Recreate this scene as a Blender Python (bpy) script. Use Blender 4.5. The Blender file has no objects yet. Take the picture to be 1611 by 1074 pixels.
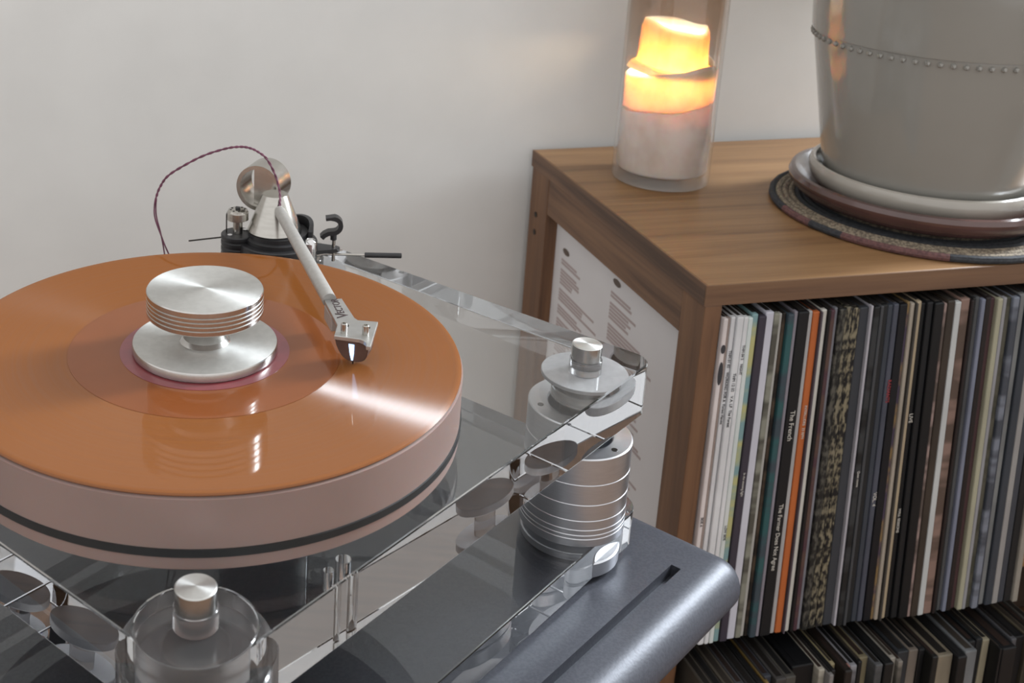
import bpy, bmesh, math, random
from mathutils import Vector, Matrix
random.seed(7)
PI = math.pi
scn = bpy.context.scene
col = scn.collection

# ------------------------------------------------------------------ camera, world, light, exposure
cd = bpy.data.cameras.new('camera'); cam = bpy.data.objects.new('camera', cd); col.objects.link(cam)
R = [[0.978479, -0.205158, 0.022121], [0.036547, 0.277814, 0.959939], [0.203085, 0.938472, -0.279333]]
cam.matrix_world = Matrix(((R[0][0], R[1][0], -R[2][0], -0.517588), (R[0][1], R[1][1], -R[2][1], -1.207239),
                           (R[0][2], R[1][2], -R[2][2], 1.197284), (0, 0, 0, 1)))
cd.sensor_width = 36.0; cd.lens = 43.729
cd.shift_x = 0.2086; cd.shift_y = -0.2149
cd.clip_start = 0.02; cd.clip_end = 30
cd.dof.use_dof = True; cd.dof.focus_distance = 0.79; cd.dof.aperture_fstop = 15.0
scn.camera = cam

world = bpy.data.worlds.new('world'); scn.world = world; world.use_nodes = True
bg = world.node_tree.nodes['Background']
bg.inputs[0].default_value = (1.0, 0.992, 0.985, 1); bg.inputs[1].default_value = 1.14

def area(name, loc, rot, sx, sy, power, color):
    l = bpy.data.lights.new(name, 'AREA'); l.shape = 'RECTANGLE'; l.size = sx; l.size_y = sy
    l.energy = power; l.color = color
    o = bpy.data.objects.new(name, l); col.objects.link(o); o.location = loc; o.rotation_euler = rot
    return o
# daylight through the tall narrow window in the right-hand wall, next to the corner
area('window_daylight', (1.335, -0.165, 1.68), (0, PI / 2, 0), 0.94, 0.26, 66.0, (0.86, 0.93, 1.0))

scn.view_settings.view_transform = 'Standard'; scn.view_settings.look = 'None'
scn.view_settings.gamma = 1.0; scn.view_settings.use_curve_mapping = False
scn.view_settings.exposure = 0.0
try:
    cy = scn.cycles
    cy.use_denoising = True; cy.max_bounces = 18; cy.transmission_bounces = 16; cy.glossy_bounces = 8
    cy.diffuse_bounces = 4; cy.transparent_max_bounces = 16; cy.sample_clamp_indirect = 6.0
    cy.caustics_reflective = False; cy.caustics_refractive = True; cy.blur_glossy = 0.3
except Exception:
    pass

# ------------------------------------------------------------------ helpers
def lin(c):
    o = []
    for v in c:
        v /= 255.0
        o.append(v / 12.92 if v <= 0.04045 else ((v + 0.055) / 1.055) ** 2.4)
    return (o[0], o[1], o[2], 1)

MATS = {}
def mat(name, rgb, rough=0.5, metal=0.0, **kw):
    if name in MATS: return MATS[name]
    m = bpy.data.materials.new(name); m.use_nodes = True
    b = m.node_tree.nodes['Principled BSDF']
    b.inputs['Base Color'].default_value = lin(rgb); b.inputs['Roughness'].default_value = rough
    b.inputs['Metallic'].default_value = metal
    for k, v in kw.items(): b.inputs[k.replace('_', ' ')].default_value = v
    MATS[name] = m
    return m
def nodes(m): return m.node_tree.nodes, m.node_tree.links, m.node_tree.nodes['Principled BSDF']
def new(m, t): return m.node_tree.nodes.new(t)

def speckle(m, rgb2, scale, lo=0.4, hi=0.6, bump=0.0, bdist=0.001, stretch=(1, 1, 1), detail=3.0, coord='Object'):
    """mix a second colour in through noise; fine relief from the same noise"""
    N, L, b = nodes(m)
    tc = new(m, 'ShaderNodeTexCoord'); mp = new(m, 'ShaderNodeMapping'); nz = new(m, 'ShaderNodeTexNoise')
    mp.inputs['Scale'].default_value = stretch; nz.inputs['Scale'].default_value = scale; nz.inputs['Detail'].default_value = detail
    L.new(tc.outputs[coord], mp.inputs[0]); L.new(mp.outputs[0], nz.inputs['Vector'])
    rp = new(m, 'ShaderNodeValToRGB'); rp.color_ramp.elements[0].position = lo; rp.color_ramp.elements[1].position = hi
    rp.color_ramp.elements[0].color = b.inputs['Base Color'].default_value[:]; rp.color_ramp.elements[1].color = lin(rgb2)
    L.new(nz.outputs[0], rp.inputs[0]); L.new(rp.outputs[0], b.inputs['Base Color'])
    if bump:
        bp = new(m, 'ShaderNodeBump'); bp.inputs['Strength'].default_value = bump; bp.inputs['Distance'].default_value = bdist
        L.new(nz.outputs[0], bp.inputs['Height']); L.new(bp.outputs[0], b.inputs['Normal'])
    return m

def aniso(m, amount, rot=0.25):
    N, L, b = nodes(m)
    t = new(m, 'ShaderNodeTangent'); t.direction_type = 'RADIAL'; t.axis = 'Z'
    b.inputs['Anisotropic'].default_value = amount; b.inputs['Anisotropic Rotation'].default_value = rot
    L.new(t.outputs[0], b.inputs['Tangent'])
    return m

def wood(name, a, b_, c, axis, rough=0.5):
    m = mat(name, a, rough); N, L, b = nodes(m)
    sc = {'x': (1.3, 26, 26), 'y': (26, 1.3, 26), 'z': (26, 26, 1.3)}[axis]
    tc = new(m, 'ShaderNodeTexCoord'); mp = new(m, 'ShaderNodeMapping'); mp.inputs['Scale'].default_value = sc
    L.new(tc.outputs['Object'], mp.inputs[0])
    n1 = new(m, 'ShaderNodeTexNoise'); n1.inputs['Scale'].default_value = 1.6; n1.inputs['Detail'].default_value = 8; n1.inputs['Roughness'].default_value = 0.62
    n1.inputs['Distortion'].default_value = 0.9
    L.new(mp.outputs[0], n1.inputs['Vector'])
    n2 = new(m, 'ShaderNodeTexNoise'); n2.inputs['Scale'].default_value = 9; n2.inputs['Detail'].default_value = 4
    L.new(mp.outputs[0], n2.inputs['Vector'])
    rp = new(m, 'ShaderNodeValToRGB'); e = rp.color_ramp.elements
    e[0].position = 0.30; e[0].color = lin(c); e[1].position = 0.70; e[1].color = lin(b_)
    k = e.new(0.5); k.color = lin(a)
    mx = new(m, 'ShaderNodeMath'); mx.operation = 'MULTIPLY_ADD'; mx.inputs[1].default_value = 0.28
    s = new(m, 'ShaderNodeMath'); s.operation = 'SUBTRACT'; s.inputs[1].default_value = 0.14
    L.new(n2.outputs[0], mx.inputs[0]); L.new(n1.outputs[0], mx.inputs[2]); L.new(mx.outputs[0], s.inputs[0])
    L.new(s.outputs[0], rp.inputs[0]); L.new(rp.outputs[0], b.inputs['Base Color'])
    bp = new(m, 'ShaderNodeBump'); bp.inputs['Strength'].default_value = 0.12; bp.inputs['Distance'].default_value = 0.001
    L.new(n2.outputs[0], bp.inputs['Height']); L.new(bp.outputs[0], b.inputs['Normal'])
    return m

def clear_glass(name, tint=(1, 1, 1), ior=1.45, rough=0.0):
    """thin blown glass: transparent with fresnel-weighted reflection"""
    m = bpy.data.materials.new(name); m.use_nodes = True; N = m.node_tree.nodes; L = m.node_tree.links
    N.remove(N['Principled BSDF']); out = N['Material Output']
    t = N.new('ShaderNodeBsdfTransparent'); t.inputs[0].default_value = (*tint, 1)
    g = N.new('ShaderNodeBsdfGlossy'); g.inputs['Roughness'].default_value = 0.03 + rough
    w = N.new('ShaderNodeLayerWeight'); w.inputs[0].default_value = 0.5
    p = N.new('ShaderNodeMath'); p.operation = 'POWER'; p.inputs[1].default_value = 4.0; L.new(w.outputs['Facing'], p.inputs[0])
    f = N.new('ShaderNodeMath'); f.operation = 'MULTIPLY_ADD'; f.inputs[1].default_value = 0.8; f.inputs[2].default_value = 0.05; L.new(p.outputs[0], f.inputs[0])
    x = N.new('ShaderNodeMixShader'); L.new(f.outputs[0], x.inputs[0]); L.new(t.outputs[0], x.inputs[1]); L.new(g.outputs[0], x.inputs[2])
    L.new(x.outputs[0], out.inputs[0]); MATS[name] = m
    return m

def emit(name, color, strength):
    m = bpy.data.materials.new(name); m.use_nodes = True; b = m.node_tree.nodes['Principled BSDF']
    b.inputs['Base Color'].default_value = (0.02, 0.02, 0.02, 1)
    b.inputs['Emission Color'].default_value = (*color, 1); b.inputs['Emission Strength'].default_value = strength
    MATS[name] = m
    return m

FLAT = set()
def finish(bm, ang=32):
    if id(bm) in FLAT: ang = 14; FLAT.discard(id(bm))
    bmesh.ops.recalc_face_normals(bm, faces=bm.faces[:])
    for f in bm.faces: f.smooth = True
    lim = math.radians(ang)
    for e in bm.edges:
        if len(e.link_faces) == 2:
            try:
                if e.calc_face_angle() > lim: e.smooth = False
            except ValueError: pass

def obj(name, bm, m, parent=None, loc=None, recalc=True):
    """bm in world coordinates; the origin goes to loc (or the parent's place)"""
    if recalc: finish(bm)
    o = bpy.data.objects.new(name, None)
    me = bpy.data.meshes.new(name)
    pl = Vector(parent['_w']) if parent is not None else Vector((0, 0, 0))
    org = Vector(loc) if loc is not None else pl
    bm.transform(Matrix.Translation(-org)); bm.to_mesh(me); bm.free()
    bpy.data.objects.remove(o); o = bpy.data.objects.new(name, me)
    col.objects.link(o)
    if m is not None: me.materials.append(m)
    if parent is not None: o.parent = parent
    o.location = org - pl
    o['_w'] = org[:]
    return o
def tag(o, label=None, cat=None, group=None, kind=None):
    for k, v in (('label', label), ('category', cat), ('group', group), ('kind', kind)):
        if v: o[k] = v
    return o
def thing(name, loc, label, cat, group=None):
    o = bpy.data.objects.new(name, None); col.objects.link(o); o.location = loc; o['_w'] = tuple(loc)
    return tag(o, label, cat, group)

def box(bm, x0, x1, y0, y1, z0, z1, M=None, bev=0.0):
    r = bmesh.ops.create_cube(bm, size=1.0)
    vs = r['verts']
    for v in vs: v.co = Vector((x0 + (v.co.x + .5) * (x1 - x0), y0 + (v.co.y + .5) * (y1 - y0), z0 + (v.co.z + .5) * (z1 - z0)))
    if bev:
        es = list({e for v in vs for e in v.link_edges})
        g = bmesh.ops.bevel(bm, geom=es, offset=bev, segments=2, profile=0.5, affect='EDGES'); FLAT.add(id(bm))
        vs = list({v for f in g['faces'] for v in f.verts} | {v for v in vs if v.is_valid})
    if M is not None:
        for v in vs: v.co = M @ v.co
    return bm
def B(*a, **k):
    bm = bmesh.new(); return box(bm, *a, **k)
def lathe(prof, c, seg=64, M=None, bm=None, cap0=True, cap1=True):
    """prof: (r, z) list from bottom to top round the vertical axis through c"""
    bm = bm or bmesh.new(); rings = []
    for r, z in prof:
        if r < 1e-7: rings.append([bm.verts.new((c[0], c[1], c[2] + z))])
        else: rings.append([bm.verts.new((c[0] + r * math.cos(2 * PI * i / seg), c[1] + r * math.sin(2 * PI * i / seg), c[2] + z)) for i in range(seg)])
    for a, b in zip(rings[:-1], rings[1:]):
        for i in range(seg):
            j = (i + 1) % seg
            if len(a) == 1 and len(b) == 1: continue
            if len(a) == 1: bm.faces.new((a[0], b[j], b[i]))
            elif len(b) == 1: bm.faces.new((a[i], a[j], b[0]))
            else: bm.faces.new((a[i], a[j], b[j], b[i]))
    if cap0 and len(rings[0]) > 1: bm.faces.new(rings[0][::-1])
    if cap1 and len(rings[-1]) > 1: bm.faces.new(rings[-1])
    if M is not None:
        vs = [v for r in rings for v in r]
        for v in vs: v.co = M @ v.co
    return bm
def cyl(r, z0, z1, c, seg=40, bev=0.0, M=None, bm=None):
    p = [(r, z0), (r, z1)] if not bev else [(r - bev, z0), (r, z0 + bev), (r, z1 - bev), (r - bev, z1)]
    return lathe(p, c, seg, M, bm)
def tube(path, r, seg=8, bm=None, closed=False):
    bm = bm or bmesh.new(); pts = [Vector(p) for p in path]; n = len(pts); prev = None; rings = []
    for i, p in enumerate(pts):
        t = (pts[min(i + 1, n - 1)] - pts[max(i - 1, 0)]).normalized()
        if prev is None:
            a = Vector((0, 0, 1)) if abs(t.z) < .9 else Vector((1, 0, 0)); s = t.cross(a).normalized()
        else: s = (prev - t * prev.dot(t)).normalized()
        prev = s; u = t.cross(s); rr = r[i] if isinstance(r, (list, tuple)) else r
        rings.append([bm.verts.new(p + s * math.cos(2 * PI * k / seg) * rr + u * math.sin(2 * PI * k / seg) * rr) for k in range(seg)])
    for a, b in zip(rings[:-1], rings[1:]):
        for k in range(seg): bm.faces.new((a[k], a[(k + 1) % seg], b[(k + 1) % seg], b[k]))
    bm.faces.new(rings[0][::-1]); bm.faces.new(rings[-1])
    return bm
def prism(poly, z0, z1, bev=0.0, bm=None, seg=2):
    bm = bm or bmesh.new()
    lo = [bm.verts.new((p[0], p[1], z0)) for p in poly]; hi = [bm.verts.new((p[0], p[1], z1)) for p in poly]
    n = len(poly); bm.faces.new(lo[::-1]); top = bm.faces.new(hi)
    for i in range(n): bm.faces.new((lo[i], lo[(i + 1) % n], hi[(i + 1) % n], hi[i]))
    if bev:
        FLAT.add(id(bm)); bmesh.ops.recalc_face_normals(bm, faces=bm.faces[:])
        es = [e for e in bm.edges if abs(e.verts[0].co.z - e.verts[1].co.z) < 1e-7]
        bmesh.ops.bevel(bm, geom=es, offset=bev, segments=seg, profile=0.5, affect='EDGES')
    return bm
def rrect(x0, x1, y0, y1, rs, n=10):
    """rounded rectangle, radii per corner in the order (x0,y0),(x1,y0),(x1,y1),(x0,y1)"""
    o = []
    for (cx, cy, sx, sy, a0), r in zip(((x0, y0, 1, 1, PI), (x1, y0, -1, 1, 1.5 * PI), (x1, y1, -1, -1, 0), (x0, y1, 1, -1, .5 * PI)), rs):
        if r < 1e-6: o.append((cx, cy)); continue
        for i in range(n + 1):
            a = a0 + .5 * PI * i / n
            o.append((cx + sx * r + r * math.cos(a), cy + sy * r + r * math.sin(a)))
    return o
def side_mat(o, m):
    """give the upright faces of a turned part the finer side finish"""
    o.data.materials.append(m)
    for p in o.data.polygons:
        if abs(p.normal.z) < .6: p.material_index = 1
    return o
def text(name, s, size, M, m, parent, depth=0.0001):
    cu = bpy.data.curves.new(name, 'FONT'); cu.body = s; cu.size = size; cu.align_x = 'LEFT'; cu.align_y = 'CENTER'; cu.extrude = depth
    t = bpy.data.objects.new(name, cu); col.objects.link(t)
    dg = bpy.context.evaluated_depsgraph_get(); me = bpy.data.meshes.new_from_object(t.evaluated_get(dg))
    bpy.data.objects.remove(t); bpy.data.curves.remove(cu)
    me.transform(M); me.name = name; me.materials.clear(); me.materials.append(m)
    o = bpy.data.objects.new(name, me); col.objects.link(o); o.parent = parent
    me.transform(Matrix.Translation(-Vector(parent['_w']))); o['_w'] = parent['_w']
    return o

# ------------------------------------------------------------------ materials
M_wall = speckle(mat('wall_paint', (217, 216, 213), 0.75), (213, 212, 209), 14, .35, .65, 0.05, 0.002)
M_floor = wood('floor_boards', (120, 90, 66), (138, 104, 78), (98, 72, 52), 'y', 0.5)
M_wx = wood('oak_along_x', (133, 100, 67), (148, 114, 78), (112, 82, 55), 'x', 0.42)
M_wx_shade = wood('oak_front_shade', (100, 72, 51), (116, 86, 61), (76, 54, 38), 'x', 0.5)  # same oak, darkened: the front edge's shade is in the colour
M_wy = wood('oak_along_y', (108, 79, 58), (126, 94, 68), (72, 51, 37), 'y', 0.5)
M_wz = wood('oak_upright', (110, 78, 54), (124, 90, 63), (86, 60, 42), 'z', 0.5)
M_dark = mat('dark_screw', (40, 36, 32), 0.4, 0.6)
M_back = speckle(mat('dark_brown_board', (70, 56, 46), 0.7), (80, 64, 52), 30)  # dark brown board for the cabinet back
M_card = speckle(mat('white_card', (216, 214, 215), 0.6), (212, 210, 211), 8)
M_print = mat('faded_print', (172, 158, 156), 0.6)
M_print2 = mat('brown_print', (96, 84, 76), 0.6)
M_acr = mat('clear_acrylic', (250, 252, 252), 0.0, 0.0, Transmission_Weight=1.0, IOR=1.491)
va = M_acr.node_tree.nodes.new('ShaderNodeVolumeAbsorption'); va.inputs['Color'].default_value = (0.46, 0.49, 0.56, 1); va.inputs['Density'].default_value = 1.6
M_acr.node_tree.links.new(va.outputs[0], M_acr.node_tree.nodes['Material Output'].inputs['Volume'])
M_frost = mat('frosted_acrylic', (206, 204, 204), 0.12, 0.0, Transmission_Weight=0.94, IOR=1.42)
speckle(M_frost, (198, 196, 196), 40)
M_plat = mat('smoked_pink_acrylic', (138, 117, 111), 0.42, 0.0, Subsurface_Weight=0.35, Subsurface_Scale=0.004)
speckle(M_plat, (134, 114, 108), 20)
M_belt = mat('black_rubber', (26, 27, 28), 0.55)
speckle(M_belt, (30, 31, 32), 60)
M_vinyl = mat('orange_vinyl', (190, 118, 66), 0.34, 0.0, Coat_Weight=0.55, Coat_Roughness=0.04, Coat_IOR=1.45, Specular_IOR_Level=0.09)
M_vinyl2 = mat('orange_vinyl_smooth', (128, 70, 32), 0.3, 0.0, Coat_Weight=0.55, Coat_Roughness=0.04, Specular_IOR_Level=0.1)
speckle(M_vinyl2, (124, 68, 31), 30)
M_label = speckle(mat('plum_label', (128, 52, 58), 0.35, 0.0, Coat_Weight=0.5, Coat_Roughness=0.08), (118, 46, 54), 60)
M_alu = aniso(speckle(mat('turned_aluminium', (208, 208, 205), 0.55, 1.0), (202, 202, 199), 200), 0.72)
M_alu_e = speckle(mat('turned_edge', (196, 194, 191), 0.22, 1.0), (190, 188, 185), 150)
M_alu_s = speckle(mat('satin_aluminium', (190, 190, 188), 0.4, 1.0), (182, 182, 180), 120)
M_tower = speckle(mat('tower_aluminium', (204, 205, 209), 0.34, 1.0), (198, 199, 203), 90, stretch=(1, 1, 30))
M_disc = speckle(mat('bead_blasted_disc', (214, 214, 216), 0.5, 0.25), (206, 206, 208), 150)
M_steel = speckle(mat('brushed_steel', (186, 183, 177), 0.24, 1.0), (180, 177, 171), 90, stretch=(1, 1, 4))
M_chrome = speckle(mat('chrome', (214, 214, 214), 0.07, 1.0), (208, 208, 208), 50)
M_tube = speckle(mat('painted_arm_tube', (176, 174, 170), 0.42, 0.35), (170, 168, 164), 300, bump=0.05)
M_black = speckle(mat('black_anodised', (34, 34, 36), 0.42), (42, 42, 44), 90)
M_ink = mat('engraved_ink', (58, 40, 40), 0.6)
M_cart = speckle(mat('brown_cartridge', (92, 70, 62), 0.5), (84, 64, 57), 90)
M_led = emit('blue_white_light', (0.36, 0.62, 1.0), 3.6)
M_wire = speckle(mat('plum_wire', (112, 62, 84), 0.6), (92, 50, 68), 300)
M_table = mat('grey_metallic_paint', (72, 74, 82), 0.45, 0.25)
speckle(M_table, (65, 67, 75), 500, .45, .55, 0.25, 0.0004, detail=2)
M_leg = speckle(mat('dark_grey_leg', (80, 82, 88), 0.5), (74, 76, 82), 90)
M_glass = clear_glass('thin_glass', (0.97, 0.98, 0.98))
g_ = M_glass.node_tree; N3, L3 = g_.nodes, g_.links      # soot film on the upper glass
tc3 = N3.new('ShaderNodeTexCoord'); sp3 = N3.new('ShaderNodeSeparateXYZ'); L3.new(tc3.outputs['Object'], sp3.inputs[0])
nz3 = N3.new('ShaderNodeTexNoise'); nz3.inputs['Scale'].default_value = 28; L3.new(tc3.outputs['Object'], nz3.inputs['Vector'])
ma3 = N3.new('ShaderNodeMath'); ma3.operation = 'MULTIPLY_ADD'; ma3.inputs[1].default_value = .05; L3.new(nz3.outputs[0], ma3.inputs[0]); L3.new(sp3.outputs['Z'], ma3.inputs[2])
rp3 = N3.new('ShaderNodeValToRGB'); rp3.color_ramp.elements[0].position = .10; rp3.color_ramp.elements[0].color = (.985, .985, .985, 1)
rp3.color_ramp.elements[1].position = .20; rp3.color_ramp.elements[1].color = (.86, .79, .73, 1); L3.new(ma3.outputs[0], rp3.inputs[0])
for n3 in N3:
    if n3.type == 'BSDF_TRANSPARENT': L3.new(rp3.outputs[0], n3.inputs[0])
M_wax = mat('white_wax', (226, 214, 206), 0.5, 0.0, Subsurface_Weight=1.0, Subsurface_Scale=0.02)
M_wax.node_tree.nodes['Principled BSDF'].inputs['Subsurface Radius'].default_value = (1.0, 0.6, 0.35)
speckle(M_wax, (214, 196, 184), 55, .45, .8)
M_flame = emit('flame', (1.0, 0.78, 0.50), 200.0)
M_wick = mat('burnt_wick', (20, 16, 14), 0.9)
M_pot = speckle(mat('grey_glazed_ceramic', (136, 134, 128), 0.2, 0.0, Coat_Weight=0.6, Coat_Roughness=0.06), (132, 130, 124), 9)
M_cream = speckle(mat('cream_glaze', (158, 153, 144), 0.16, 0.0, Coat_Weight=0.7, Coat_Roughness=0.08), (150, 145, 137), 14)
M_brown = speckle(mat('brown_glaze', (84, 58, 54), 0.22, 0.0, Coat_Weight=0.6, Coat_Roughness=0.08), (66, 46, 43), 22, .35, .7)
M_soil = speckle(mat('soil', (52, 40, 32), 0.95), (34, 26, 20), 60, bump=0.5, bdist=0.004)
M_white = speckle(mat('white_gloss_frame', (224, 224, 222), 0.4), (220, 220, 218), 20)

# record grooves: the highlight spreads across the grooves
aniso(M_vinyl, 0.95)
N_, L_, b_ = nodes(M_vinyl)
tc = new(M_vinyl, 'ShaderNodeTexCoord'); ln = new(M_vinyl, 'ShaderNodeVectorMath'); ln.operation = 'LENGTH'
sx = new(M_vinyl, 'ShaderNodeVectorMath'); sx.operation = 'MULTIPLY'; sx.inputs[1].default_value = (1, 1, 0)
L_.new(tc.outputs['Object'], sx.inputs[0]); L_.new(sx.outputs[0], ln.inputs[0])
nz = new(M_vinyl, 'ShaderNodeTexNoise'); nz.noise_dimensions = '1D'; nz.inputs['Scale'].default_value = 330; nz.inputs['Detail'].default_value = 3
L_.new(ln.outputs['Value'], nz.inputs['W'])
mr = new(M_vinyl, 'ShaderNodeMapRange'); mr.inputs['From Min'].default_value = .3; mr.inputs['From Max'].default_value = .7
mr.inputs['To Min'].default_value = .45; mr.inputs['To Max'].default_value = .65
L_.new(nz.outputs[0], mr.inputs[0]); L_.new(mr.outputs[0], b_.inputs['Roughness'])
rp = new(M_vinyl, 'ShaderNodeValToRGB'); rp.color_ramp.elements[0].color = lin((126, 73, 28)); rp.color_ramp.elements[1].color = lin((134, 79, 32))
L_.new(nz.outputs[0], rp.inputs[0]); L_.new(rp.outputs[0], b_.inputs['Base Color'])

# groove walls lean 45 degrees outwards: a faint second gloss with that lean
nrm = new(M_vinyl, 'ShaderNodeVectorMath'); nrm.operation = 'NORMALIZE'; L_.new(sx.outputs[0], nrm.inputs[0])
ad = new(M_vinyl, 'ShaderNodeVectorMath'); ad.operation = 'ADD'; ad.inputs[1].default_value = (0, 0, 1.0); L_.new(nrm.outputs[0], ad.inputs[0])
n2_ = new(M_vinyl, 'ShaderNodeVectorMath'); n2_.operation = 'NORMALIZE'; L_.new(ad.outputs[0], n2_.inputs[0])
gl = new(M_vinyl, 'ShaderNodeBsdfAnisotropic'); gl.inputs['Roughness'].default_value = 0.2; gl.inputs['Color'].default_value = (1, 1, 1, 1)
L_.new(n2_.outputs[0], gl.inputs['Normal'])
mxs = new(M_vinyl, 'ShaderNodeMixShader'); mxs.inputs[0].default_value = 0.013
L_.new(b_.outputs[0], mxs.inputs[1]); L_.new(gl.outputs[0], mxs.inputs[2]); L_.new(mxs.outputs[0], M_vinyl.node_tree.nodes['Material Output'].inputs[0])

# ------------------------------------------------------------------ the room
wb = obj('wall_back', B(-3.2, 1.46, 0.0, 0.12, 0.0, 2.75), M_wall); tag(wb, kind='structure')
nh = lathe([(0.0012, 0.0), (0.0022, 0.0006), (0.0, 0.0008)], (0, 0, 0), 12, Matrix.Translation((-0.272, -0.0002, 0.7775)) @ Matrix.Rotation(PI / 2, 4, 'X'))
obj('filled_nail_hole', nh, speckle(mat('filler', (132, 131, 129), .8), (124, 123, 121), 80), wb)
fl = obj('floor', B(-3.2, 2.46, -3.2, 0.12, -0.06, 0.0), M_floor); tag(fl, kind='structure')
bm = bmesh.new(); WY0, WY1, WZ0, WZ1 = -0.32, -0.012, 1.19, 2.17
box(bm, 1.34, 1.46, -1.2, WY0, 0, 2.75); box(bm, 1.34, 1.46, WY1, 0.0, 0, 2.75); box(bm, 1.34, 1.46, WY0, WY1, 0, WZ0); box(bm, 1.34, 1.46, WY0, WY1, WZ1, 2.75)
tag(obj('wall_right', bm, M_wall), kind='structure')
bm = bmesh.new()
for a in ((WY0, WY0 + .025, WZ0, WZ1), (WY1 - .012, WY1, WZ0, WZ1), (WY0 + .025, WY1 - .012, WZ0, WZ0 + .025), (WY0 + .025, WY1 - .012, WZ1 - .025, WZ1)):
    box(bm, 1.345, 1.40, *a)
tag(obj('window_1', bm, M_white), kind='structure')

# ------------------------------------------------------------------ record cabinet
CABX = 0.80
cab = thing('record_cabinet', (0, -0.19, 0), 'oak open-fronted record cabinet beside the grey table, against the wall', 'cabinet')
Z0, TOP = 0.0, 0.80
obj('cabinet_top', B(0.0010, CABX, -0.3755, -0.012, TOP - .018, TOP, bev=.0008), M_wx, cab)
obj('side_lipping', B(-0.0006, 0.0008, -0.3756, -0.012, TOP - .018, TOP, bev=.0003), M_wy, cab)
obj('front_shade_strip', B(-0.0006, CABX, -0.3770, -0.3757, TOP - .018, TOP, bev=.0003), M_wx_shade, cab)  # thin added strip carrying the painted shade of the top's front edge
def post(x0, x1, y0, y1): obj('post', B(x0, x1, y0, y1, 0.0, TOP - .0182, bev=.0008), M_wz, cab)
post(0.001, 0.0163, -0.376, -0.340); post(0.001, 0.019, -0.057, -0.0125)
post(CABX - .019, CABX - .001, -0.376, -0.340); post(CABX - .019, CABX - .001, -0.057, -0.0125)
for x0 in (0.0015, CABX - .0185):
    obj('rail', B(x0, x0 + .017, -0.3398, -0.0572, 0.7425, 0.7815, bev=.0006), M_wy, cab)
    obj('rail', B(x0, x0 + .017, -0.3398, -0.0572, 0.03, 0.07, bev=.0006), M_wy, cab)
sp = obj('side_panel', B(0.0145, 0.0178, -0.3396, -0.0574, 0.0705, 0.742), M_card, cab)
tag(sp, 'white printed card panel with two columns of faded text')
obj('side_panel', B(CABX - .018, CABX - .0145, -0.3396, -0.0574, 0.0705, 0.742), M_wz, cab)
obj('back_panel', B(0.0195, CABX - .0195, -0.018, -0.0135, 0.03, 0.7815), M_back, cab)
for z in (0.457, 0.125):
    obj('shelf', B(0.0195, CABX - .0195, -0.315, -0.0185, z - .016, z), M_wx, cab)
for z in (0.7325, 0.7125):
    obj('screw', cyl(.0032, 0, .0006, (0, 0, 0), 16, M=Matrix.Translation((0.001, -0.0305, z)) @ Matrix.Rotation(-PI / 2, 4, 'Y')), M_dark, cab)
# the faded print on the card: two columns of ragged lines under an oval mark
bm = bmesh.new()
def strip(y, w, z, h): box(bm, 0.0142, 0.01455, y - w, y, z - h, z)
rr = random.Random(3)
paras = {0: [(2, .055), (5, .052), (4, .085), (3, .06), (5, .075), (4, .088), (6, .05), (5, .07), (4, .08)],
         1: [(2, .065), (5, .05), (5, .088), (4, .05), (6, .062), (3, .078), (6, .082), (5, .05), (4, .085)]}
for c, y0, zt in ((0, -0.0755, 0.700), (1, -0.1905, 0.7135)):
    z = zt
    for n, w in paras[c]:
        for i in range(n):
            strip(y0, w * rr.uniform(.55, 1.08), z, .0025); z -= .0036
        z -= .0042
o = obj('printed_text', bm, M_print, sp); o['kind'] = 'stuff'
for y, z in ((-0.0848, 0.7098), (-0.2005, 0.7252)):
    bm = bmesh.new(); bmesh.ops.create_circle(bm, cap_ends=True, segments=20, radius=1.0)
    for v in bm.verts: v.co = Vector((0.0143, y + v.co.x * .0082, z + v.co.y * .0036))
    obj('oval_mark', bm, M_print2, sp)

# ------------------------------------------------------------------ records in the cabinet
SM = {}
def sleeve_mat(rgb, rgb2=None, mode='plain', rough=.45):
    k = (rgb, rgb2, mode)
    adj = lambda c: tuple(int(min(235, v * (1.16 if max(c) > 100 else .86 if max(c) > 60 else .55))) for v in c)
    if k in SM: return SM[k]
    rgb = adj(rgb); rough = .5; r2 = adj(rgb2) if rgb2 else tuple(max(0, int(c * .88)) for c in rgb)
    m = mat('sleeve_%d' % len(SM), rgb, rough)
    m.node_tree.nodes['Principled BSDF'].inputs['Specular IOR Level'].default_value = .3
    if mode == 'plain': speckle(m, r2, 22, .4, .75, stretch=(1, 1, .5))
    elif mode == 'bands': speckle(m, r2, 30, .46, .54, stretch=(.3, .3, 1))
    else: speckle(m, r2, 170, .46, .60, stretch=(1.6, 1, .7), detail=6)
    SM[k] = m
    return m
ORD = ['', 'first', 'second', 'third', 'fourth', 'fifth', 'sixth', 'seventh', 'eighth', 'ninth', 'tenth', 'eleventh', 'twelfth', 'thirteenth', 'fourteenth', 'fifteenth']
M_lt_ink = mat('pale_lettering', (196, 192, 184), .6); M_dk_ink = mat('dark_lettering', (48, 48, 52), .6); M_rd_ink = mat('red_lettering', (150, 52, 56), .6)
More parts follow.
